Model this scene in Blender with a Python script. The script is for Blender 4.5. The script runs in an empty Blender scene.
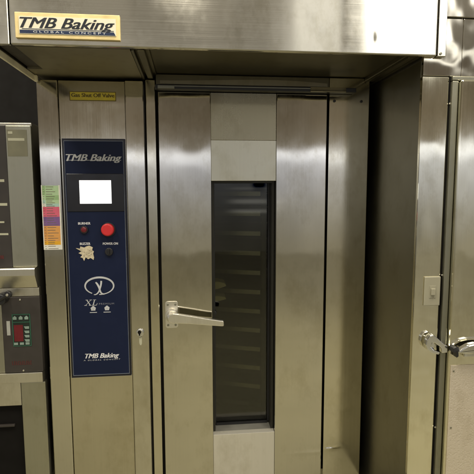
import bpy, bmesh, math, random
from mathutils import Vector, Matrix
random.seed(7)
SC = bpy.context.scene
COL = SC.collection
R = math.radians

# ------------------------------------------------------------------ materials
def nt_new(name):
    m = bpy.data.materials.new(name); m.use_nodes = True
    nt = m.node_tree
    return m, nt, nt.nodes['Principled BSDF']

def lin(r, g, b):
    f = lambda c: ((c/255+.055)/1.055)**2.4 if c > 10 else c/255/12.92
    return (f(r), f(g), f(b), 1)

def noise(nt, scale, vec, detail=3.0, rough=.55):
    n = nt.nodes.new('ShaderNodeTexNoise')
    n.inputs['Scale'].default_value = scale; n.inputs['Detail'].default_value = detail
    n.inputs['Roughness'].default_value = rough
    nt.links.new(vec, n.inputs['Vector'])
    return n.outputs['Fac']

def mapping(nt, scale):
    tc = nt.nodes.new('ShaderNodeTexCoord'); mp = nt.nodes.new('ShaderNodeMapping')
    mp.inputs['Scale'].default_value = scale
    nt.links.new(tc.outputs['Object'], mp.inputs['Vector'])
    return mp.outputs['Vector']

def maprange(nt, src, a, b, c, d):
    n = nt.nodes.new('ShaderNodeMapRange')
    for i, v in enumerate((a, b, c, d)): n.inputs[i+1].default_value = v
    nt.links.new(src, n.inputs[0])
    return n.outputs[0]

def math2(nt, op, a, b):
    n = nt.nodes.new('ShaderNodeMath'); n.operation = op
    for i, v in enumerate((a, b)):
        if isinstance(v, (int, float)): n.inputs[i].default_value = v
        else: nt.links.new(v, n.inputs[i])
    return n.outputs[0]

def steel(name, col=(.58, .55, .48), rough=.22, aniso=.6, tang=(0, 0, 1), wave=.0012, wscale=(2.2, 2.2, 1.6),
          smudge=.07, grain='V', metallic=1.0, crease=None, stucco=False):
    m, nt, p = nt_new(name)
    p.inputs['Metallic'].default_value = metallic
    vec0 = mapping(nt, (1, 1, 1))
    gs = (420, 420, 2.2) if grain == 'V' else (2.2, 420, 420)
    vg = mapping(nt, gs)
    g = noise(nt, 1.0, vg, 2)
    sm = noise(nt, 4.0, mapping(nt, (1.6, 1, 1)), 7, .68)
    # brushed streaks and hand smudges change the gloss
    r1 = maprange(nt, g, .3, .7, rough*(.85 if aniso > .5 else .97), rough*(1.15 if aniso > .5 else 1.03))
    r2 = maprange(nt, sm, .47, .72, 0, smudge)
    nt.links.new(math2(nt, 'ADD', r1, r2), p.inputs['Roughness'])
    mix = nt.nodes.new('ShaderNodeMix'); mix.data_type = 'RGBA'
    mix.inputs['A'].default_value = (*[c*.97 for c in col], 1); mix.inputs['B'].default_value = (*[min(1, c*1.025) for c in col], 1)
    nt.links.new(maprange(nt, g, .3, .7, 0, 1), mix.inputs['Factor'])
    # handling stains and wipe marks
    st = noise(nt, 7.0, mapping(nt, (1, 1, .6)), 8, .72)
    m3 = nt.nodes.new('ShaderNodeMix'); m3.data_type = 'RGBA'; m3.blend_type = 'MULTIPLY'; m3.inputs['B'].default_value = (.80, .78, .72, 1)
    nt.links.new(maprange(nt, st, .50, .68, 0, .75), m3.inputs['Factor']); nt.links.new(mix.outputs['Result'], m3.inputs['A'])
    nt.links.new(m3.outputs['Result'], p.inputs['Base Color'])
    if aniso:
        p.inputs['Anisotropic'].default_value = aniso
        cb = nt.nodes.new('ShaderNodeCombineXYZ')
        for i in range(3): cb.inputs[i].default_value = tang[i]
        nt.links.new(cb.outputs[0], p.inputs['Tangent'])
    b = nt.nodes.new('ShaderNodeBump'); b.inputs['Strength'].default_value = 1; b.inputs['Distance'].default_value = 1
    h = math2(nt, 'MULTIPLY', noise(nt, 1.0, mapping(nt, wscale), 1.0, .4), wave)
    h = math2(nt, 'ADD', h, math2(nt, 'MULTIPLY', noise(nt, 1.0, mapping(nt, [c*3.1 for c in wscale]), 0, .4), wave*.16))
    gf = math2(nt, 'MULTIPLY', g, .000006 if aniso > .5 else .000001)
    h = math2(nt, 'ADD', h, gf)
    if crease:                                   # a shallow dent across the sheet
        sx = nt.nodes.new('ShaderNodeSeparateXYZ'); nt.links.new(vec0, sx.inputs[0])
        for (cx, cz, wx, wz, amp) in crease:
            dx = math2(nt, 'DIVIDE', math2(nt, 'SUBTRACT', sx.outputs[0], cx), wx)
            dz = math2(nt, 'DIVIDE', math2(nt, 'SUBTRACT', sx.outputs[2], cz), wz)
            d2 = math2(nt, 'ADD', math2(nt, 'MULTIPLY', dx, dx), math2(nt, 'MULTIPLY', dz, dz))
            e = math2(nt, 'POWER', 2.718, math2(nt, 'MULTIPLY', d2, -1))
            h = math2(nt, 'ADD', h, math2(nt, 'MULTIPLY', e, amp))
    if stucco:
        v = nt.nodes.new('ShaderNodeTexVoronoi'); v.inputs['Scale'].default_value = 120
        nt.links.new(vec0, v.inputs['Vector'])
        h = math2(nt, 'ADD', h, math2(nt, 'MULTIPLY', maprange(nt, v.outputs['Distance'], .1, .55, 0, 1), .0006))
    nt.links.new(h, b.inputs['Height']); nt.links.new(b.outputs[0], p.inputs['Normal'])
    return m

def paint(name, col, rough=.5, metallic=0, var=.12, nscale=14, emit=0, coat=0, spec=None):
    m, nt, p = nt_new(name)
    p.inputs['Metallic'].default_value = metallic
    v = mapping(nt, (1, 1, 1)); n = noise(nt, nscale, v, 5)
    mix = nt.nodes.new('ShaderNodeMix'); mix.data_type = 'RGBA'
    mix.inputs['A'].default_value = (*[c*(1-var) for c in col[:3]], 1); mix.inputs['B'].default_value = (*[min(1, c*(1+var)) for c in col[:3]], 1)
    nt.links.new(maprange(nt, n, .3, .7, 0, 1), mix.inputs['Factor'])
    nt.links.new(mix.outputs['Result'], p.inputs['Base Color'])
    nt.links.new(maprange(nt, n, .3, .7, max(.02, rough-.08), min(1, rough+.08)), p.inputs['Roughness'])
    if spec is not None: p.inputs['Specular IOR Level'].default_value = spec
    if coat: p.inputs['Coat Weight'].default_value = coat
    if emit:
        p.inputs['Emission Color'].default_value = (*col[:3], 1); p.inputs['Emission Strength'].default_value = emit
    return m

X3, Z3, Y3 = (1, 0, 0), (0, 0, 1), (0, 1, 0)
M = {}
M['door'] = steel('brushed_steel_door', (.60, .575, .50), .075, .8, X3, .0034, (3.6, 1, 2.2), crease=[(.52, .215, .10, .011, .0030), (.08, .30, .05, .02, .0010), (-.10, .22, .02, .03, .0010)])
M['col'] = steel('brushed_steel_column', (.60, .575, .50), .08, .8, X3, .0012, (2.5, 1, 1.2))
M['jamb'] = steel('brushed_steel_jamb', (.62, .585, .475), .105, .7, X3, .0012, (3, 1, 1.4), crease=[(.615, .225, .038, .010, .0040)])
M['cover'] = steel('matt_steel_cover', (.56, .525, .425), .13, .6, X3, .0012)
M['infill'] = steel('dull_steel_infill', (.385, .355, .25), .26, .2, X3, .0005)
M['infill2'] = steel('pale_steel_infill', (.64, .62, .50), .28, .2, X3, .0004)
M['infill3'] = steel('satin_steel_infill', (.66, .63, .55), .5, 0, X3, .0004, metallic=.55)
M['ledge'] = paint('grey_ledge', (.17, .165, .145), .5)
M['hood'] = steel('brushed_steel_hood', (.62, .60, .53), .11, .85, Z3, .0060, (3.2, 1, .25), grain='H', crease=[(.555, .070, .011, .020, -.00045)])
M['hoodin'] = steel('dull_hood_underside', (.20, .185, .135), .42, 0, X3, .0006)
M['hoodin2'] = steel('lighter_hood_underside', (.34, .31, .225), .42, 0, X3, .0006)  # lighter tone than the underside of the door bay
M['rim'] = paint('pale_rim_metal', (.86, .80, .60), .45)
M['cool'] = steel('cooler_steel', (.80, .765, .62), .075, .75, X3, .0030, (7, 1, 3.2), smudge=.06)
M['coolwavy'] = steel('wavy_cooler_steel', (.60, .57, .50), .05, .0, X3, .0055, (6, 1, 5), smudge=.03)
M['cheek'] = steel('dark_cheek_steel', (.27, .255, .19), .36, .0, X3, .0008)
M['kick'] = steel('stucco_kick_plate', (.70, .62, .50), .46, 0, X3, .0006, stucco=True, metallic=.35)
M['deck'] = steel('deck_oven_steel', (.44, .43, .345), .40, .3, X3, .0010)
M['decklip'] = steel('deck_oven_lip_steel', (.66, .63, .53), .36, 0, X3, .0008)
M['trim'] = steel('grey_trim_metal', (.30, .295, .235), .42, 0, X3, .0004)
M['cast'] = steel('cast_aluminium', (.80, .77, .68), .30, 0, X3, .0004)
M['chrome'] = steel('chrome', (.74, .74, .74), .13, 0, X3, .0002, (30, 30, 30))
M['shelf'] = steel('rack_steel', (.42, .42, .385), .36, 0, X3, .0004)
M['dark'] = paint('dark_gap', (.012, .011, .010), .7, spec=.05)
M['black'] = paint('black_plastic', (.018, .018, .020), .38)
M['bezel'] = paint('black_gloss_bezel', (.010, .010, .013), .22)
M['navy'] = paint('navy_panel', (.0065, .012, .040), .5, var=.06, spec=.22)
M['line'] = paint('grey_line_print', (.20, .23, .30), .5)
M['white'] = paint('white_print', (.72, .72, .74), .5)
M['faint'] = paint('faint_print', (.20, .21, .25), .5)
M['silver'] = paint('silver_print', (.52, .53, .55), .45)
M['screen'] = paint('lit_screen', (1, 1, 1), .3, var=0, emit=1.25)
M['red'] = paint('red_button', (.62, .028, .032), .35, var=.05)
M['dimred'] = paint('dim_red_lamp', (.16, .010, .018), .3)
M['gold'] = paint('gold_plate', (.70, .56, .27), .38, metallic=.25, var=.08, nscale=30)
M['badgeface'] = paint('pale_badge_face', (.66, .62, .48), .25, var=.03, coat=.6)
M['ink'] = paint('black_ink', (.012, .014, .020), .35)
M['bluebar'] = paint('dark_blue_ink', (.018, .028, .065), .3)
M['yellow'] = paint('yellow_sticker', (.62, .50, .045), .5)
M['brownink'] = paint('brown_ink', (.10, .07, .01), .5)
M['tape'] = paint('cream_torn_label', (.58, .51, .36), .8, var=.25, nscale=90)
M['deckpanel'] = paint('dark_brown_panel', (.040, .034, .030), .42)
M['deckred'] = paint('dim_red_lettering', (.11, .016, .015), .5)
M['display'] = paint('dark_display', (.012, .022, .018), .25)
M['dispred'] = paint('red_display', (.14, .010, .016), .3)
M['mint'] = paint('pale_green_keys', (.24, .32, .27), .5)
M['green'] = paint('green_outline', (.03, .16, .09), .5)
M['tag'] = paint('pale_tag', (.40, .40, .36), .5)
M['haze_label'] = paint('worn_label_film', (.22, .21, .14), .4, metallic=.3)
M['palelabel'] = paint('pale_label_strip', (.46, .45, .33), .5)
M['rackframe'] = steel('dark_rack_steel', (.06, .06, .05), .45, 0)
M['interior'] = paint('oven_chamber_steel', (.022, .021, .016), .45, metallic=.3)
M['reflection'] = paint('pale_reflection', (.72, .67, .42), .7)  # pale colour of the imitated reflections behind the glass
M['switch'] = paint('beige_switch', (.34, .32, .235), .42, var=.04)
M['body'] = steel('oven_body_steel', (.45, .43, .37), .4, 0)
M['wall'] = paint('shaded_wall', (.020, .018, .016), .8)  # near-black colour carries the shade of the unlit wall
for nm, c in dict(c_green=(.30, .46, .22), c_green2=(.42, .58, .34), c_teal=(.38, .56, .48), c_pink=(.66, .12, .19), c_pink2=(.60, .09, .15), c_purple=(.20, .10, .27),
                  c_purple2=(.16, .08, .24), c_orange=(.68, .33, .09), c_orange2=(.60, .27, .07), c_amber=(.74, .38, .02), c_white=(.74, .72, .64), c_ink=(.16, .13, .10)).items():
    M[nm] = paint('chart_'+nm[2:], c, .45, var=.05, nscale=60)

# tiled floor
def floor_mat():
    m, nt, p = nt_new('sealed_floor')
    v = mapping(nt, (1, 1, 1))
    mx = nt.nodes.new('ShaderNodeMix'); mx.data_type = 'RGBA'
    mx.inputs['A'].default_value = (.315, .298, .198, 1); mx.inputs['B'].default_value = (.395, .374, .255, 1)
    nt.links.new(maprange(nt, noise(nt, .9, v, 3), .3, .7, 0, 1), mx.inputs['Factor'])
    nt.links.new(mx.outputs['Result'], p.inputs['Base Color'])
    nt.links.new(maprange(nt, noise(nt, 6, v, 4), .3, .7, .4, .6), p.inputs['Roughness'])
    return m
M['floor'] = floor_mat()

def glass_mat():
    m = bpy.data.materials.new('door_glass'); m.use_nodes = True
    nt = m.node_tree; nt.nodes.clear()
    out = nt.nodes.new('ShaderNodeOutputMaterial'); mx = nt.nodes.new('ShaderNodeMixShader')
    tr = nt.nodes.new('ShaderNodeBsdfTransparent'); tr.inputs[0].default_value = (.72, .72, .62, 1)
    gl = nt.nodes.new('ShaderNodeBsdfGlossy'); gl.inputs['Roughness'].default_value = .03
    fr = nt.nodes.new('ShaderNodeFresnel'); fr.inputs['IOR'].default_value = 1.6
    nt.links.new(fr.outputs[0], mx.inputs[0]); nt.links.new(tr.outputs[0], mx.inputs[1]); nt.links.new(gl.outputs[0], mx.inputs[2])
    nt.links.new(mx.outputs[0], out.inputs[0])
    return m
M['glass'] = glass_mat()

# ------------------------------------------------------------------ mesh helpers
class MB:
    """collects shapes in world metres and links them as one mesh object"""
    def __init__(s): s.bm = bmesh.new(); s.mats = []; s.cur = 0
    def mat(s, m):
        if m not in s.mats: s.mats.append(m)
        s.cur = s.mats.index(m); return s
    def _merge(s, b, smooth=False):
        for f in b.faces: f.material_index = s.cur; f.smooth = smooth and len(f.verts) < 6
        me = bpy.data.meshes.new('tmp'); b.to_mesh(me); b.free()
        s.bm.from_mesh(me); bpy.data.meshes.remove(me); return s
    def box(s, x0, x1, y0, y1, z0, z1, bev=.0, seg=2, rot=None):
        b = bmesh.new(); bmesh.ops.create_cube(b, size=1)
        for v in b.verts:
            v.co = Vector((x0+(v.co.x+.5)*(x1-x0), y0+(v.co.y+.5)*(y1-y0), z0+(v.co.z+.5)*(z1-z0)))
        if bev: bmesh.ops.bevel(b, geom=b.edges[:], offset=bev, segments=seg, affect='EDGES', profile=.5)
        if rot:
            c, ang, ax = rot
            bmesh.ops.rotate(b, verts=b.verts, cent=c, matrix=Matrix.Rotation(ang, 3, ax))
        return s._merge(b)
    def cyl(s, c, axis, r, d, r2=None, seg=28, bev=0):
        b = bmesh.new()
        bmesh.ops.create_cone(b, cap_ends=True, segments=seg, radius1=r, radius2=r if r2 is None else r2, depth=d)
        if bev:
            es = [e for e in b.edges if len(e.link_faces) == 2 and any(len(f.verts) > 4 for f in e.link_faces)]
            bmesh.ops.bevel(b, geom=es, offset=bev, segments=3, affect='EDGES', profile=.5)
        q = Vector(axis).normalized().to_track_quat('Z', 'Y')
        for v in b.verts: v.co = q @ v.co + Vector(c)
        return s._merge(b, True)
    def dome(s, c, r, h):           # a low dome facing the viewer's side (-Y)
        b = bmesh.new(); bmesh.ops.create_uvsphere(b, u_segments=28, v_segments=14, radius=1)
        for v in b.verts: v.co = Vector((v.co.x*r, v.co.y*h, v.co.z*r)) + Vector(c)
        return s._merge(b, True)
    def prism(s, pts, y0, y1, bev=0):     # outline in X,Z pushed through Y
        b = bmesh.new()
        vs = [b.verts.new((x, y0, z)) for x, z in pts]; f = b.faces.new(vs)
        r = bmesh.ops.extrude_face_region(b, geom=[f])
        bmesh.ops.translate(b, verts=[v for v in r['geom'] if isinstance(v, bmesh.types.BMVert)], vec=(0, y1-y0, 0))
        bmesh.ops.recalc_face_normals(b, faces=b.faces)
        if bev: bmesh.ops.bevel(b, geom=b.edges[:], offset=bev, segments=2, affect='EDGES', profile=.5)
        return s._merge(b)
    def sweep_x(s, prof, x0, x1, bev=0):     # outline in Y,Z pushed along X
        b = bmesh.new()
        vs = [b.verts.new((x0, y, z)) for y, z in prof]; f = b.faces.new(vs)
        r = bmesh.ops.extrude_face_region(b, geom=[f])
        bmesh.ops.translate(b, verts=[v for v in r['geom'] if isinstance(v, bmesh.types.BMVert)], vec=(x1-x0, 0, 0))
        bmesh.ops.recalc_face_normals(b, faces=b.faces)
        if bev: bmesh.ops.bevel(b, geom=b.edges[:], offset=bev, segments=2, affect='EDGES', profile=.5)
        return s._merge(b)
    def tube(s, pts, rad, seg=12):
        b = bmesh.new(); pts = [Vector(p) for p in pts]; rings = []
        rad = rad if isinstance(rad, (list, tuple)) else [rad]*len(pts)
        for i, p in enumerate(pts):
            t = (pts[min(i+1, len(pts)-1)]-pts[max(i-1, 0)]).normalized()
            q = t.to_track_quat('Z', 'Y')
            rings.append([b.verts.new(p + q @ Vector((math.cos(a)*rad[i], math.sin(a)*rad[i], 0))) for a in [2*math.pi*k/seg for k in range(seg)]])
        for a, c in zip(rings, rings[1:]):
            for k in range(seg): b.faces.new((a[k], a[(k+1) % seg], c[(k+1) % seg], c[k]))
        b.faces.new(rings[0][::-1]); b.faces.new(rings[-1])
        bmesh.ops.recalc_face_normals(b, faces=b.faces)
        return s._merge(b, True)
    def ribbon(s, pts, w, y0, y1):       # printed stroke in X,Z of given widths
        b = bmesh.new(); n = len(pts); P = [Vector(p) for p in pts]
        w = w if isinstance(w, (list, tuple)) else [w]*n
        L, Rr = [], []
        for i in range(n):
            t = (P[min(i+1, n-1)]-P[max(i-1, 0)]).normalized(); nn = Vector((-t.y, t.x))
            a = P[i]+nn*w[i]/2; c = P[i]-nn*w[i]/2
            L.append(a); Rr.append(c)
        fr = [[b.verts.new((v.x, y0, v.y)) for v in row] for row in (L, Rr)]
        bk = [[b.verts.new((v.x, y1, v.y)) for v in row] for row in (L, Rr)]
        for i in range(n-1):
            b.faces.new((fr[0][i], fr[0][i+1], fr[1][i+1], fr[1][i]))
            b.faces.new((bk[1][i], bk[1][i+1], bk[0][i+1], bk[0][i]))
            b.faces.new((fr[0][i+1], fr[0][i], bk[0][i], bk[0][i+1]))
            b.faces.new((fr[1][i], fr[1][i+1], bk[1][i+1], bk[1][i]))
        bmesh.ops.recalc_face_normals(b, faces=b.faces)
        return s._merge(b)
    def text(s, txt, x0, x1, z0, z1, y, shear=0, bold=0, depth=.0006, space=1.0):
        """capital height runs z0..z1, tails hang below; bold draws the letters again a hair to each side"""
        cu = bpy.data.curves.new('t', 'FONT'); cu.body = txt; cu.size = 1; cu.shear = shear
        cu.space_character = space; cu.resolution_u = 4
        ob = bpy.data.objects.new('t', cu); COL.objects.link(ob)
        dg = bpy.context.evaluated_depsgraph_get()
        me = bpy.data.meshes.new_from_object(ob.evaluated_get(dg))
        bpy.data.objects.remove(ob); bpy.data.curves.remove(cu)
        xs = [v.co.x for v in me.vertices]; ys = [v.co.y for v in me.vertices]
        ax, bx, by = min(xs), max(xs), max(ys)
        cap = z1-z0; n = 5 if bold else 1
        for k in range(n):
            o = (k-(n-1)/2)/max(1, (n-1)/2)*bold*cap
            b = bmesh.new(); b.from_mesh(me)
            for v in b.verts:
                yy = v.co.y if v.co.y > 0 else v.co.y*.8
                v.co = Vector((x0+(v.co.x-ax)/(bx-ax)*(x1-x0)+o, y+k*.00002, z0+yy/by*cap))
            r = bmesh.ops.extrude_face_region(b, geom=b.faces[:])
            bmesh.ops.translate(b, verts=[v for v in r['geom'] if isinstance(v, bmesh.types.BMVert)], vec=(0, -depth-k*.00008, 0))
            bmesh.ops.recalc_face_normals(b, faces=b.faces)
            s._merge(b)
        bpy.data.meshes.remove(me)
        return s
    def build(s, name, mat=None, parent=None):
        root = parent
        while root is not None and root.parent is not None: root = root.parent
        org = Vector(root.location) if root is not None else Vector((0, 0, 0))
        me = bpy.data.meshes.new(name)
        for v in s.bm.verts: v.co -= org
        s.bm.to_mesh(me); s.bm.free()
        if mat is not None: me.materials.append(M[mat])
        else:
            for k in s.mats: me.materials.append(M[k])
        fl = [p.use_smooth for p in me.polygons]
        me.set_sharp_from_angle(angle=R(32))
        me.polygons.foreach_set('use_smooth', fl)
        o = bpy.data.objects.new(name, me); COL.objects.link(o)
        if parent is not None: o.parent = parent
        return o

def thing(name, label, cat, loc, group=None):
    o = bpy.data.objects.new(name, None); o.empty_display_size = .1; COL.objects.link(o)
    o.location = loc; o['label'] = label; o['category'] = cat
    if group: o['group'] = group
    return o
def structure(o): o['kind'] = 'structure'; return o
B = lambda *a, **k: MB().box(*a, **k)

# ------------------------------------------------------------------ setting
structure(B(-7, 7, -9, 3, -.1, 0).build('floor', 'floor'))
structure(B(-3.5, 3.5, 1.45, 1.6, 0, 3.4).build('back_wall', 'wall'))

# ------------------------------------------------------------------ rack oven
OV = thing('rack_oven', 'tall stainless steel bakery rack oven with navy control panel and windowed door', 'oven', (.1, .5, 0))
b = MB()                                              # carcass behind the fronts, open at the door
b.box(-.684, -.20, .02, 1.28, .06, 2.085, .002)
b.box(.70, .885, .02, 1.28, .06, 2.085, .002)
b.box(-.198, .698, 1.22, 1.28, .06, 2.085, .002)
b.box(-.198, .698, .02, 1.218, 2.06, 2.085)
b.box(-.198, .698, .02, 1.218, .06, .10)
b.build('carcass', 'body', OV)
b = MB()
b.box(-.199, -.19, .03, 1.219, .101, 2.058); b.box(.69, .699, .03, 1.219, .101, 2.058)
b.box(-.189, .689, 1.205, 1.219, .101, 2.058); b.box(-.189, .689, .03, 1.204, 2.045, 2.058); b.box(-.189, .689, .03, 1.204, .101, .112)
b.build('chamber_lining', 'interior', OV)
B(-.688, .885, .03, 1.2, .0, .058).build('plinth', 'trim', OV)

B(-.689, -.5965, -.004, .019, .06, 2.092, .004).build('post', 'col', OV)
B(-.2925, -.2085, -.004, .019, .06, 2.095, .004).build('post', 'col', OV)
B(-.5945, -.2945, .004, .018, .06, 2.092, .002).build('cover_panel', 'cover', OV)
B(-.197, -.154, -.010, .019, .06, 2.10, .003).build('door_frame', 'jamb', OV)
B(-.207, -.198, .012, .019, .06, 2.10).build('shadow_gap', 'dark', OV)
B(-.1535, -.137, .012, .019, .06, 2.06).build('door_gasket', 'dark', OV)
j = MB().box(.683, .884, -.006, .019, .06, 2.128, .003).build('jamb', 'jamb', OV)
for x, z in ((.708, 2.018), (.843, 2.018)):
    MB().cyl((x, -.008, z), (0, 1, 0), .0065, .006, bev=.001).build('bolt', 'black', j)
B(.886, .922, .30, .32, .02, 2.10).build('side_gap_shade', 'dark', OV)  # dark sheet deep in the gap, standing for its shade

# header over the door, with its loose bent strip
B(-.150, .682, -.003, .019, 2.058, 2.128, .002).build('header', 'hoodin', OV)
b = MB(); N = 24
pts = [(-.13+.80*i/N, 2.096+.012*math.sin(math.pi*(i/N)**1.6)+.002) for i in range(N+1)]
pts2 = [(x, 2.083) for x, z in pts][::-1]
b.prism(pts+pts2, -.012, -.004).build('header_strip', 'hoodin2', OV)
# sliding door-arm rail
b = MB(); b.box(-.148, .800, -.055, -.012, 2.050, 2.072, .003)
rail = b.build('door_closer', 'black', OV)
B(-.10, .575, -.058, -.0555, 2.062, 2.066).build('rail_edge', 'trim', rail)
B(.575, .748, -.060, -.0555, 2.050, 2.071, .001).build('rail_cover', 'cover', rail)
B(-.138, -.062, -.060, -.0555, 2.052, 2.066, .001).build('rail_cover', 'trim', rail)

# control panel
CP = B(-.586, -.2985, -.006, .0035, .676, 1.829, .001).build('control_panel', 'navy', OV)
b = MB(); y0, y1 = -.0068, -.0061
b.box(-.5845, -.5775, y0, y1, .68, 1.826); b.box(-.307, -.3, y0, y1, .68, 1.826); b.box(-.5775, -.307, y0, y1, 1.820, 1.826); b.box(-.5775, -.307, y0, y1, .68, .686)
b.build('black_edge', 'bezel', CP)
b = MB()
b.box(-.5772, -.5757, y0, y1, .6865, 1.8195); b.box(-.3085, -.307, y0, y1, .6865, 1.8195); b.box(-.5757, -.3085, y0, y1, 1.8175, 1.8195); b.box(-.5757, -.3085, y0, y1, .6865, .6885)
b.build('border_line', 'line', CP)
MB().text('TMB Baking', -.569, -.317, 1.726, 1.757, -.0062, shear=.35, bold=.05).build('lettering', 'silver', CP)
B(-.567, -.319, -.0068, -.0062, 1.7285, 1.7305).build('underline', 'silver', CP)
B(-.572, -.3095, -.010, -.0062, 1.490, 1.667, .002).build('screen_bezel', 'bezel', CP)
B(-.513, -.3675, -.0112, -.0102, 1.527, 1.636).build('touch_screen', 'screen', CP)
b = MB(); b.cyl((-.499, -.011, 1.404), (0, 1, 0), .0185, .010, bev=.002).build('lamp_collar', 'black', CP)
MB().dome((-.499, -.016, 1.404), .0135, .006).build('warning_lamp', 'dimred', CP)
MB().cyl((-.3865, -.010, 1.403), (0, 1, 0), .034, .008, bev=.002).build('button_collar', 'black', CP)
MB().cyl((-.3865, -.030, 1.404), (0, 1, 0), .0295, .032, bev=.007).build('stop_button', 'red', CP)
b = MB().cyl((-.3865, -.012, 1.297), (0, 1, 0), .019, .012, bev=.003); b.box(-.3895, -.3835, -.026, -.018, 1.284, 1.310, .002)
b.build('power_switch', 'black', CP)
MB().text('BURNER', -.526, -.470, 1.428, 1.439, -.0062, bold=.05).build('lettering', 'white', CP)
MB().text('BUZZER', -.522, -.474, 1.331, 1.342, -.0062, bold=.05).build('lettering', 'white', CP)
MB().text('POWER ON', -.415, -.345, 1.330, 1.341, -.0062, bold=.05).build('lettering', 'white', CP)
# torn sticker, ragged star outline with curled flaps
b = MB()
rag = [(-.541, 1.316), (-.522, 1.313), (-.520, 1.324), (-.503, 1.318), (-.492, 1.324), (-.478, 1.327), (-.462, 1.318), (-.468, 1.306), (-.458, 1.299), (-.462, 1.288), (-.458, 1.270), (-.461, 1.258), (-.474, 1.268), (-.486, 1.262), (-.497, 1.272), (-.505, 1.254), (-.511, 1.268), (-.522, 1.272), (-.512, 1.283), (-.530, 1.292), (-.516, 1.300)]
cx, cz = -.491, 1.291
for i in range(len(rag)): b.prism([rag[i], rag[(i+1) % len(rag)], (cx, cz)], -.0085-.0001*(i % 3), -.0062)
k = 0
for (x, z, w, h, a) in ((-.500, 1.302, .03, .014, .4), (-.480, 1.290, .022, .016, -.5), (-.496, 1.280, .02, .012, .9), (-.476, 1.309, .022, .01, .2), (-.489, 1.296, .016, .02, 1.3)):
    k += 1
    b.box(x-w/2, x+w/2, -.0096-.0003*k, -.0088+.0001*k, z-h/2, z+h/2, rot=((x, -.01, z), a, 'Y'))
b.build('torn_sticker', 'tape', CP)
# emblem: open ring with a crossed hook inside
u = lambda px, py: (-.441+(px-99)*.0048, 1.132-(py-285.3)*.0051)
b = MB(); ring = []
for i in range(41):
    a = R(238)-R(330)*i/40
    ring.append(u(99.6+14*math.cos(a), 285.6-8.2*math.sin(a)))
wr = [.0045+.0045*math.sin(math.pi*min(1, i/36)) for i in range(41)]
b.ribbon(ring, wr, y0, y1)
b.ribbon([u(*p) for p in ((96.0, 282.0), (97.2, 283.2), (98.4, 285.2), (99.4, 287.4), (100, 290), (100.8, 292.0), (102.2, 293.2), (104.2, 293.6))], [.006, .008, .009, .009, .008, .007, .006, .005], -.0072, -.0061)
b.ribbon([u(*p) for p in ((101.6, 280.8), (101.4, 283), (100.9, 285.6), (100, 288.4), (99, 290.8), (97.4, 292.8), (95.6, 293.8), (93.9, 293.9))], [.008, .008, .0075, .007, .0065, .006, .0045, .003], -.0078, -.0061)
b.build('emblem', 'silver', CP)
# serif XL
b = MB()
b.ribbon([(-.500, 1.063), (-.484, 1.036)], .0042, y0, y1); b.ribbon([(-.480, 1.063), (-.507, 1.036)], .0016, -.0072, y1)
for x, z in ((-.500, 1.0630), (-.481, 1.0630), (-.485, 1.036), (-.506, 1.036)): b.box(x-.006, x+.006, -.0076, y1, z-.0008, z+.0008)
b.ribbon([(-.463, 1.063), (-.471, 1.0365)], .0042, y0, y1); b.box(-.470, -.456, -.0072, y1, 1.0622, 1.0638); b.box(-.477, -.455, -.0072, y1, 1.0352, 1.037); b.ribbon([(-.455, 1.0362), (-.451, 1.046)], .0018, -.0076, y1)
b.build('lettering', 'silver', CP)
MB().text('PREMIUM', -.443, -.372, 1.038, 1.046, -.0062, space=1.3).build('lettering', 'faint', CP)
for x in (-.471, -.406):
    b = MB()
    for dx, dz, r in ((-.006, 0, .0062), (.006, 0, .0062), (0, .005, .0066)): b.cyl((x+dx, -.0066-abs(dx)*.01-dz*.02, 1.021+dz), (0, 1, 0), r, .001, seg=16)
    b.box(x-.010, x+.010, -.0074, -.0062, 1.010, 1.016)
    b.build('symbol', 'silver', CP)
    B(x-.017, x+.017, -.0070, -.0062, .9990, 1.0022).build('caption_line', 'silver', CP)
MB().text('TMB Baking', -.517, -.356, .772, .795, -.0062, shear=.35, bold=.05).build('lettering', 'white', CP)
MB().text('A GLOBAL CONCEPT', -.526, -.350, .759, .765, -.0062, shear=.2, space=1.5).build('lettering', 'silver', CP)

# yellow notice
ST = B(-.545, -.3345, .0025, .0039, 2.002, 2.044).build('notice_sticker', 'yellow', OV)
b = MB(); b.box(-.545, -.3345, .0018, .0024, 2.041, 2.044); b.box(-.545, -.3345, .0018, .0024, 2.002, 2.005); b.box(-.545, -.542, .0018, .0024, 2.0055, 2.0405); b.box(-.3375, -.3345, .0018, .0024, 2.0055, 2.0405)
b.build('sticker_border', 'brownink', ST)
MB().text('Gas Shut Off Valve', -.536, -.342, 2.019, 2.036, .0024, bold=.05).build('lettering', 'brownink', ST)

# coloured chart on the left post
b = MB(); X0, X1 = -.6885, -.6035; y0, y1 = -.0052, -.0041
xa, xb, xc = X0+.004, X0+.018, X1-.006
rows = [(1.612, 1.590, 'c_green', 'c_green2'), (1.590, 1.567, 'c_green', 'c_green2'), (1.567, 1.545, 'c_green2', 'c_green'), (1.545, 1.528, 'c_teal', 'c_green2'), (1.528, 1.513, 'c_white', 'c_teal'),
        (1.513, 1.489, 'c_pink2', 'c_pink'), (1.489, 1.466, 'c_pink', 'c_pink'), (1.466, 1.445, 'c_purple2', 'c_purple'), (1.445, 1.423, 'c_purple', 'c_purple'),
        (1.423, 1.397, 'c_orange2', 'c_orange'), (1.397, 1.370, 'c_orange2', 'c_orange'), (1.370, 1.350, 'c_orange', 'c_orange'), (1.350, 1.333, 'c_amber', 'c_amber'), (1.333, 1.310, 'c_white', 'c_white')]
b.mat('c_white'); b.box(X0, xa, y0, y1, 1.310, 1.614); b.box(xc, X1, y0, y1, 1.310, 1.614)
for zt, zb, k1, k2 in rows:
    b.mat(k1).box(xa, xb, y0, y1, zb, zt); b.mat(k2).box(xb, xc, y0, y1, zb, zt)
b.mat('c_ink')
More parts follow.
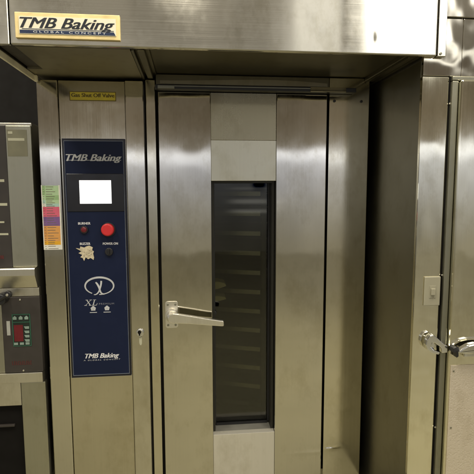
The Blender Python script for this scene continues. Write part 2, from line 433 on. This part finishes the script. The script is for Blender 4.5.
for zt, zb, k1, k2 in rows:
    n = 2
    for q in range(n):
        z = zt-(q+.55)*(zt-zb)/n; w = random.uniform(.5, .95)
        b.box(xb+.003, xb+.003+(xc-xb-.008)*w, y0-.0004, y0-.0001, z-.0012, z+.0012)
        b.box(xa+.003, xa+.003+.009*w, y0-.0004, y0-.0001, z-.0010, z+.0010)
b.build('colour_chart', None, OV)

# key lock on the right post
L = MB().cyl((-.2505, -.010, .893), (0, 1, 0), .0185, .012, bev=.003).build('key_lock', 'chrome', OV)
b = MB().cyl((-.253, -.0165, .897), (0, 1, 0), .0085, .003); b.box(-.2565, -.2495, -.0185, -.016, .880, .897, .001); b.build('keyhole', 'dark', L)
MB().prism([(-.257, .872), (-.242, .872), (-.243, .836), (-.247, .828), (-.253, .830), (-.256, .840)], -.0085, -.0045, .001).build('key_tag', 'palelabel', L)

# the door
zb, zt = .09, 2.048
b = MB(); b.box(-.1405, .1045, -.012, .028, zb, zt, .003)
b.box(.4225, .671, -.012, .028, zb, zt, .003)
D = b.build('door', 'door', OV)
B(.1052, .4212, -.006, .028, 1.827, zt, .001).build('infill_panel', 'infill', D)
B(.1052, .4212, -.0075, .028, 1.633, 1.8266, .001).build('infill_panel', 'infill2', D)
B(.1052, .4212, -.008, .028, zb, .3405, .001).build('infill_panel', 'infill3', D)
b = MB(); b.box(.4075, .4205, .0285, .125, .342, 1.632); b.box(.1055, .118, .0285, .125, .342, 1.632); b.box(.1185, .407, .0285, .125, 1.622, 1.632)
b.build('window_reveal', 'interior', D)
B(.1055, .4205, .0005, .125, .322, .3395, .002).build('window_ledge', 'ledge', D)
b = MB(); b.box(.400, .407, .088, .099, .35, 1.62); b.box(.1185, .125, .088, .099, .35, 1.62); b.box(.1255, .3995, .088, .099, .341, .35)
b.build('window_gasket', 'black', D)
B(.1185, .4065, .1005, .106, .341, 1.6215).build('glass_pane', 'glass', D)
MB().cyl((.121, .085, .955), (0, 1, 0), .0105, .02, bev=.002).build('latch_stud', 'black', D)
# lever handle
b = MB()
def rrect(x0, x1, z0, z1, r):
    o = []
    for cx, cz, a0 in ((x1-r, z1-r, 0), (x0+r, z1-r, 90), (x0+r, z0+r, 180), (x1-r, z0+r, 270)):
        for k in range(6): a = R(a0+18*k); o.append((cx+r*math.cos(a), cz+r*math.sin(a)))
    return o
H = MB().prism(rrect(-.126, -.064, .914, 1.047, .012), -.018, -.0125, .001).build('handle_plate', 'cast', D)
D2 = MB()
D2.cyl((-.0945, -.038, .984), (0, 1, 0), .031, .04, .027, bev=.003)
D2.cyl((-.0925, -.070, .984), (0, 1, 0), .026, .026, .022, bev=.007)
prof = [(-.108, .966), (-.112, .984), (-.104, 1.003), (-.085, 1.006), (-.06, 1.003), (.0, .992), (.08, .976), (.150, .964), (.156, .961), (.157, .938), (.150, .936), (.08, .943), (.0, .952), (-.06, .957), (-.09, .957)]
D2.prism(prof, -.094, -.072, .004)
D2.build('lever_handle', 'cast', D)
MB().prism([(-.06, .961), (-.06, .999), (.0, .988), (.08, .972), (.150, .960), (.150, .940), (.08, .947), (.0, .956)], -.0718, -.0690).build('added_lever_back', 'trim', D)  # dark backing added to darken the lever's reflection in the door
for x in (-.113, -.0765):
    for z in (.929, 1.031):
        MB().cyl((x, -.019, z), (0, 1, 0), .0055, .003, bev=.0008).build('screw', 'trim', D)
# ------------------------------------------------------------------ rack inside, turned on its pivot
RK = thing('baking_rack', 'tall wheeled steel baking rack seen dimly behind the oven door glass', 'rack', (.262, .66, .113))
rc = ((.262, .66, 0), R(-20), 'Z')
zs = [1.352-.1095*k for k in range(-5, 11)]
b = MB()
for sx in (-.27, .27):
    for sy in (-.32, 0, .32): b.box(.262+sx-.0125, .262+sx+.0125, .66+sy-.0125, .66+sy+.0125, .20, 1.93, .002, rot=rc)
    for z in (.20, 1.93): b.box(.262+sx-.012, .262+sx+.012, .66-.31, .66+.31, z-.012, z+.012, rot=rc)
b.box(.262-.257, .262+.257, .66-.332, .66-.308, 1.918, 1.942, rot=rc); b.box(.262-.257, .262+.257, .66+.308, .66+.332, 1.918, 1.942, rot=rc)
b.build('rack_frame', 'rackframe', RK)
for z in zs:
    b = MB(); b.box(.262-.256, .262+.256, .66-.345, .66+.345, z-.003, z, rot=rc)
    b.box(.262-.256, .262+.256, .66-.348, .66-.345, z-.016, z+.008, rot=rc); b.box(.262-.256, .262+.256, .66+.345, .66+.348, z-.016, z+.008, rot=rc)
    b.build('shelf', 'shelf', RK)
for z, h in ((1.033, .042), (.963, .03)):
    MB().prism([(.08, z), (.08, z+h), (.150, z+h*1.05), (.192, z+h*.8), (.200, z+h*.4), (.150, z)], .292, .40, .004).build('glass_reflection', 'reflection', RK)  # solid pale shapes imitating reflections in the door glass
for sx in (-.27, .27):
    for sy in (-.32, .32):
        v = Matrix.Rotation(R(-20), 3, 'Z') @ Vector((sx, sy, 0)) + Vector((.262, .66, 0))
        b = MB(); b.cyl((v.x, v.y, .150), (1, 0, 0), .037, .024, bev=.005); b.box(v.x-.016, v.x+.016, v.y-.014, v.y+.014, .186, .199)
        b.box(v.x-.017, v.x-.0135, v.y-.01, v.y+.01, .15, .19); b.box(v.x+.0135, v.x+.017, v.y-.01, v.y+.01, .15, .19)
        b.build('caster', 'black', RK)

# ------------------------------------------------------------------ exhaust hood
HD = thing('exhaust_hood', 'wide stainless steel exhaust hood with gold badge projecting above the rack oven', 'hood', (.15, -.2, 2.1))
FY = -.48
B(-.624, .964, FY, FY+.018, 2.106, 2.90, .006).build('front_panel', 'hood', HD)
B(-.70, -.627, FY, FY+.018, 2.106, 2.90, .003).build('corner_panel', 'hood', HD)
fl = B(.967, 1.001, FY, FY+.015, 2.106, 2.90, .002).build('end_flange', 'hood', HD)
MB().cyl((.979, FY-.0015, 2.116), (0, 1, 0), .005, .004, bev=.001).build('rivet', 'trim', fl)
B(-.70, .925, FY+.02, FY+.026, 2.112, 2.90).build('backing', 'dark', HD)
b = MB(); b.box(-.70, -.69, -.453, .70, 2.112, 2.90); b.box(.905, .921, -.453, .70, 2.112, 2.90); b.box(-.689, .904, .69, .70, 2.135, 2.90); b.box(-.689, .904, -.453, .689, 2.89, 2.90)
b.build('side_panel', 'hoodin', HD)
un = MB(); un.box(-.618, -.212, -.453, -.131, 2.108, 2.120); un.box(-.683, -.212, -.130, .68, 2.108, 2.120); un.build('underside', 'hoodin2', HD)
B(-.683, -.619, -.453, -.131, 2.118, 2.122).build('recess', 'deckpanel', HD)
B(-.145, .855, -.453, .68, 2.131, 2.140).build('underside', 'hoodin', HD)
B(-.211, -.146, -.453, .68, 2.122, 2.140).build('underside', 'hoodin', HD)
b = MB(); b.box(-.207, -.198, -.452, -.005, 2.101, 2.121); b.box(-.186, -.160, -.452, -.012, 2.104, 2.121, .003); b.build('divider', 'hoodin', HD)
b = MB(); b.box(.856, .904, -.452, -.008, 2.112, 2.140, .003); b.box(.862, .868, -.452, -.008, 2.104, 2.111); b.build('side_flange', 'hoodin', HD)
rim = MB(); rim.box(-.692, -.684, -.462, -.020, 2.080, 2.107, .003); rim.box(-.691, -.674, -.036, -.014, 2.078, 2.107, .006, 3)
rim.build('side_rim', 'rim', HD)
BG = B(-.602, -.2405, FY-.010, FY-.0005, 2.1275, 2.215, .002).build('badge', 'gold', HD)
yb = FY-.0105
B(-.588, -.254, yb-.0012, yb, 2.141, 2.2005, .0004).build('badge_face', 'badgeface', BG)
MB().text('TMB Baking', -.583, -.260, 2.162, 2.197, yb-.0013, shear=.38, bold=.05).build('lettering', 'ink', BG)
b = MB(); b.prism([(-.586, 2.143), (-.586, 2.1545), (-.262, 2.1545), (-.256, 2.143)], yb-.0018, yb-.0013); b.box(-.578, -.262, yb-.0018, yb-.0013, 2.157, 2.1592); b.build('badge_bar', 'bluebar', BG)
MB().text('GLOBAL CONCEPT', -.540, -.290, 2.1455, 2.1525, yb-.0019, space=1.5).build('lettering', 'silver', BG)

# ------------------------------------------------------------------ deck oven on the left
DK = thing('deck_oven', 'stacked steel deck oven with brown control panels beside the rack oven', 'oven', (-1.2, .4, 0))
F = -.02; XR = -.717
b = MB(); b.box(-1.70, -.722, F+.03, .9, .14, 1.90, .003); b.build('carcass', 'body', DK)
B(-.828, XR, F, F+.029, 1.2325, 1.884, .003).build('side_column', 'deck', DK)
UP = B(-1.68, -.8295, F+.004, F+.029, 1.2325, 1.884, .002).build('upper_control_panel', 'deckpanel', DK)
for x1, z, h in ((-.846, 1.635, .012), (-.8385, 1.526, .012), (-.856, 1.444, .008), (-.841, 1.388, .009)): B(-.90, x1, F+.003, F+.0039, z-h/2, z+h/2).build('scale_mark', 'palelabel', UP)
b = MB()
for k in range(8): x = -.93+.0095*k*.85; b.box(x, x+.0055, F+.003, F+.0039, 1.272, 1.288)
b.build('lettering', 'deckred', UP)
B(-.822, -.735, F-.0012, F-.0001, 1.745, 1.865).build('worn_label', 'haze_label', DK)
b = MB(); b.box(-.817, -.797, F-.002, F-.0013, 1.846, 1.857); b.box(-.818, -.746, F-.002, F-.0013, 1.815, 1.827); b.build('label_print', 'palelabel', DK)
b = MB(); b.sweep_x([(F+.029, 1.2315), (F-.030, 1.2315), (F-.034, 1.226), (F-.034, 1.196), (F-.002, 1.134), (F+.029, 1.134)], -1.70, XR-.003, .001)
b.build('shelf_lip', 'decklip', DK)
B(-1.70, XR+.002, F, F+.029, 1.092, 1.132, .002).build('rail', 'decklip', DK)
B(-1.69, -.889, F, F+.029, .722, 1.0905, .002).build('front_panel', 'deck', DK)
LP = B(-.888, XR+.004, F-.004, F+.029, .722, 1.0905, .003).build('lower_control_panel', 'deckpanel', DK)
yl = F-.0045
for x, z in ((-.802, 1.077), (-.803, .731)): MB().cyl((x, yl-.001, z), (0, 1, 0), .0042, .004, bev=.001).build('screw', 'cast', LP)
b = MB(); b.box(-.842, -.760, yl-.0015, yl, .852, 1.008); b.build('display', 'display', LP)
b = MB()
for xx in (-.842, -.7625): b.box(xx, xx+.0025, yl-.0022, yl-.0016, .852, 1.008)
for zz in (.852, 1.006, .968): b.box(-.839, -.763, yl-.0022, yl-.0016, zz, zz+.002)
b.build('display_outline', 'green', LP)
B(-.836, -.795, yl-.0026, yl-.0016, .876, .956).build('display_digits', 'dispred', LP)
for x in (-.830, -.803, -.777):
    MB().prism([(x-.008, .982), (x+.008, .982), (x+.009, .992), (x, 1.000), (x-.009, .992)], yl-.003, yl-.0016).build('key', 'mint', LP)
    B(x-.009, x+.009, yl-.003, yl-.0016, .859, .870).build('key', 'mint', LP)
for k in range(4): MB().prism([(-.790, .948-.021*k), (-.767, .948-.021*k), (-.767, .936-.021*k), (-.784, .936-.021*k)], yl-.003, yl-.0016).build('key', 'mint', LP)
b = MB(); b.box(-.869, -.853, yl-.0015, yl, .906, .976, .001); b.build('tag', 'tag', LP)
b = MB()
for k in range(10):
    x = -.853+.0093*k; h = .018
    b.box(x, x+.0022, yl-.0008, yl, .760, .778)
    if k % 2: b.box(x+.0022, x+.006, yl-.0008, yl, .776, .778)
    if k % 3: b.box(x+.0022, x+.006, yl-.0008, yl, .768, .770)
    b.box(x+.0022, x+.006, yl-.0008, yl, .760, .762)
b.build('lettering', 'deckred', LP)
kb = MB(); kb.cyl((-.874, F-.030, 1.090), (0, 1, 0), .026, .05, bev=.006); kb.tube([(-.874, F-.05, 1.09), (-.852, F-.062, 1.104), (-.834, F-.066, 1.116)], [.010, .009, .010]); kb.cyl((-.832, F-.062, 1.117), (0, 1, 0), .0165, .022, bev=.004)
KN = kb.build('knob', 'black', DK)
MB().cyl((-.832, F-.075, 1.117), (0, 1, 0), .006, .005, bev=.001).build('knob_pin', 'cast', KN)
B(-1.70, XR+.002, F-.012, F+.029, .672, .7205, .003).build('lower_ledge', 'decklip', DK)
B(-1.69, -.8215, F-.002, F+.029, .556, .6705, .002).build('lower_front', 'decklip', DK)
B(-.8195, -.7065, F-.004, F+.029, .14, .6705, .003).build('leg_column', 'deck', DK)
B(-1.69, -.821, F+.02, F+.029, .14, .555).build('lower_opening', 'dark', DK)
B(-1.60, -.862, F+.004, F+.018, .445, .457, .003).build('inner_rail', 'deckpanel', DK)
for x in (-1.6, -.80):
    for y in (.06, .8): MB().cyl((x, y, .07), (0, 0, 1), .03, .14, .04).build('foot', 'black', DK)

# ------------------------------------------------------------------ walk-in cooler on the right
WC = thing('walk_in_cooler', 'stainless steel walk-in cooler front with latched door and pebbled kick plate', 'cooler', (1.5, .1, 0))
G = -.46
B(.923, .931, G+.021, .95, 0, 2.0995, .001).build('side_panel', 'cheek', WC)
b = MB(); b.box(.933, 2.1, G+.022, .95, .0, 2.26); b.build('body', 'body', WC)
B(.920, 1.030, G, G+.020, 0, 2.034, .003).build('door_frame', 'cool', WC)
B(.922, 1.0795, G, G+.018, 2.036, 2.257, .003).build('header_panel', 'coolwavy', WC)
B(1.0805, 1.75, G, G+.020, 2.036, 2.257, .003).build('header_panel', 'coolwavy', WC)
B(1.003, 1.75, G-.004, G+.020, 2.260, 2.95, .003).build('upper_fascia', 'coolwavy', WC)
tr = MB(); tr.box(1.0315, 1.0365, G+.002, G+.020, 0, 2.034); tr.build('door_gasket', 'dark', WC)
tr = MB(); tr.box(1.038, 1.062, G-.016, G+.02, 0, 2.016, .003); tr.box(1.038, 1.75, G-.016, G+.02, 2.018, 2.034, .003); tr.build('door_trim', 'trim', WC)
CD = B(1.0635, 1.74, G-.036, G-.001, .05, 2.0165, .006).build('door', 'cool', WC)
K = B(1.072, 1.72, G-.040, G-.0365, .08, .862, .0008).build('kick_plate', 'kick', CD)
for z in (.838, .59, .34, .1): MB().cyl((1.084, G-.041, z), (0, 1, 0), .0038, .003, bev=.0008).build('screw', 'trim', CD)
for z in (.574, 1.237, 1.93): MB().cyl((1.0365, G-.001, z), (0, 1, 0), .0035, .008, bev=.001).build('screw', 'cast', WC)
# latch: strike on the frame, handle on the door
b = MB(); b.prism([(.962, .952), (.966, .974), (.978, .990), (.994, .994), (1.006, .984), (1.044, .950), (1.058, .944), (1.058, .916), (1.034, .914), (1.030, .936), (1.004, .958), (.990, .960), (.984, .944), (1.000, .928), (1.026, .918), (1.020, .908), (.990, .916), (.970, .932)], G-.034, G-.012, .003)
b.box(.972, 1.012, G-.013, G-.0002, .930, .980, .003)
b.build('latch_strike', 'chrome', WC)
b = MB(); b.prism([(1.078, .936), (1.096, .950), (1.118, .962), (1.150, .968), (1.40, .968), (1.43, .958), (1.43, .936), (1.40, .926), (1.16, .926), (1.13, .922), (1.100, .926), (1.078, .930)], G-.082, G-.052, .006)
b.box(1.12, 1.40, G-.053, G-.037, .900, .930, .004)
b.build('latch_handle', 'chrome', CD)
MB().prism([(1.062, .946), (1.076, .950), (1.090, .944), (1.086, .934), (1.088, .910), (1.080, .904), (1.076, .926), (1.064, .926)], G-.066, G-.0375, .002).build('latch_tongue', 'black', CD)
SW = thing('light_switch', 'small beige wall switch plate on the cooler frame above the door latch', 'switch', (.996, G, 1.108))
B(.960, 1.029, G-.008, G-.0004, 1.110, 1.2325, .003).build('cover_plate', 'switch', SW)
B(.981, 1.009, G-.0095, G-.0081, 1.143, 1.195, .0006).build('toggle_frame', 'switch', SW)
B(.986, 1.004, G-.017, G-.0096, 1.156, 1.184, .002).build('toggle', 'switch', SW)

# ------------------------------------------------------------------ light
def area(name, loc, size, energy, col, target=None, sy=None):
    l = bpy.data.lights.new(name, 'AREA'); l.shape = 'RECTANGLE'; l.size = size; l.size_y = sy or size; l.energy = energy; l.color = col
    o = bpy.data.objects.new(name, l); COL.objects.link(o); o.location = loc
    if target is not None:
        o.rotation_euler = (Vector(target)-Vector(loc)).to_track_quat('-Z', 'Y').to_euler()
    return o
WARM = (1, .93, .78)
area('ceiling_light', (1.3, -1.25, 3.3), .3, 40, WARM, sy=1.2)
area('ceiling_light', (.0, -1.25, 3.3), .3, 40, WARM, sy=1.2)
area('ceiling_light', (-1.3, -1.25, 3.3), .3, 30, WARM, sy=1.2)

# surroundings of the kitchen as a procedural environment
W = bpy.data.worlds.new('World'); SC.world = W; W.use_nodes = True
nt = W.node_tree; bg = nt.nodes['Background']
tc = nt.nodes.new('ShaderNodeTexCoord'); sp = nt.nodes.new('ShaderNodeSeparateXYZ')
nt.links.new(tc.outputs['Generated'], sp.inputs[0])
el = math2(nt, 'MULTIPLY', math2(nt, 'ARCSINE', sp.outputs[2], 0), 57.2958)
az = math2(nt, 'MULTIPLY', math2(nt, 'ARCTAN2', sp.outputs[0], math2(nt, 'MULTIPLY', sp.outputs[1], -1)), 57.2958)
ramp = nt.nodes.new('ShaderNodeValToRGB')
nt.links.new(maprange(nt, el, -10, 50, 0, 1), ramp.inputs[0])
stops = [(-10, (.26, .235, .16)), (-6, (.27, .25, .20)), (-2.5, (.36, .35, .33)), (.5, (.50, .50, .53)), (2.6, (.66, .67, .74)), (3.2, (1.2, 1.23, 1.38)), (4.2, (1.5, 1.53, 1.68)), (4.7, (.28, .245, .195)), (8, (.19, .155, .11)), (12.2, (.16, .135, .10)), (12.9, (1.6, 1.55, 1.4)), (13.5, (1.6, 1.55, 1.4)), (14.2, (.20, .18, .14)), (18, (.28, .25, .20)), (28, (.40, .36, .29)), (50, (.42, .38, .30))]
er = ramp.color_ramp
while len(er.elements) > 1: er.elements.remove(er.elements[-1])
for i, (e, c) in enumerate(stops):
    pos = (e+10)/60
    x = er.elements[0] if i == 0 else er.elements.new(pos)
    x.position = pos; x.color = (*c, 1)
cb = nt.nodes.new('ShaderNodeCombineXYZ')
nt.links.new(math2(nt, 'MULTIPLY', az, .09), cb.inputs[0]); nt.links.new(math2(nt, 'MULTIPLY', el, .035), cb.inputs[1])
nz = noise(nt, 1.0, cb.outputs[0], 2)
k = maprange(nt, nz, .3, .7, .62, 1.38)
vm = nt.nodes.new('ShaderNodeVectorMath'); vm.operation = 'SCALE'
nt.links.new(ramp.outputs[0], vm.inputs[0]); nt.links.new(k, vm.inputs['Scale'])
def bump(v, c, w): return math2(nt, 'POWER', 2.718, math2(nt, 'MULTIPLY', math2(nt, 'POWER', math2(nt, 'ABSOLUTE', math2(nt, 'DIVIDE', math2(nt, 'SUBTRACT', v, c), w), 0), 4), -1))
# rows of ceiling lights over to the right
hi = maprange(nt, el, 13, 15, 0, 1)
q = math2(nt, 'ADD', math2(nt, 'MULTIPLY', bump(az, 15, 3.0), 1.0), math2(nt, 'MULTIPLY', bump(az, 25.5, 3.6), 4.0))
q = math2(nt, 'MULTIPLY', math2(nt, 'MULTIPLY', q, hi), maprange(nt, el, 26, 34, 1, 0))
# bright bars and a dark patch added for reflections in the door glass
w1 = math2(nt, 'ADD', bump(el, -1.7, .28), math2(nt, 'ADD', bump(el, -2.9, .22), math2(nt, 'MULTIPLY', bump(el, -.1, .15), .5)))
w1 = math2(nt, 'MULTIPLY', math2(nt, 'MULTIPLY', w1, bump(az, 7.6, 2.6)), .9)
w2 = math2(nt, 'MULTIPLY', bump(el, .6, .9), math2(nt, 'MULTIPLY', bump(az, 8.6, .85), -.75))
q = math2(nt, 'ADD', q, math2(nt, 'ADD', w1, w2))
ad = nt.nodes.new('ShaderNodeVectorMath'); ad.operation = 'ADD'
cq = nt.nodes.new('ShaderNodeCombineXYZ')
for i in range(3): nt.links.new(math2(nt, 'MULTIPLY', q, (1, .97, .9)[i]), cq.inputs[i])
nt.links.new(vm.outputs[0], ad.inputs[0]); nt.links.new(cq.outputs[0], ad.inputs[1])
nt.links.new(ad.outputs[0], bg.inputs['Color']); bg.inputs['Strength'].default_value = 1.0

# ------------------------------------------------------------------ camera
p, yw, rl = R(-6.105), R(5.8386), R(-.1557)
f = Vector((math.sin(yw)*math.cos(p), math.cos(yw)*math.cos(p), math.sin(p)))
rt = Vector((math.cos(yw), -math.sin(yw), 0)); up = rt.cross(f)
r2 = math.cos(rl)*rt+math.sin(rl)*up; u2 = -math.sin(rl)*rt+math.cos(rl)*up
cam = bpy.data.cameras.new('Camera'); co = bpy.data.objects.new('Camera', cam); COL.objects.link(co)
mw = Matrix(((r2.x, u2.x, -f.x, 0), (r2.y, u2.y, -f.y, -2.25), (r2.z, u2.z, -f.z, 1.6), (0, 0, 0, 1)))
co.matrix_world = mw
cam.sensor_width = 36; cam.lens = 461.335/474*36; cam.clip_end = 200; cam.clip_start = .05
SC.camera = co
SC.view_settings.view_transform = 'Standard'; SC.view_settings.look = 'None'; SC.view_settings.exposure = .04; SC.view_settings.gamma = 1
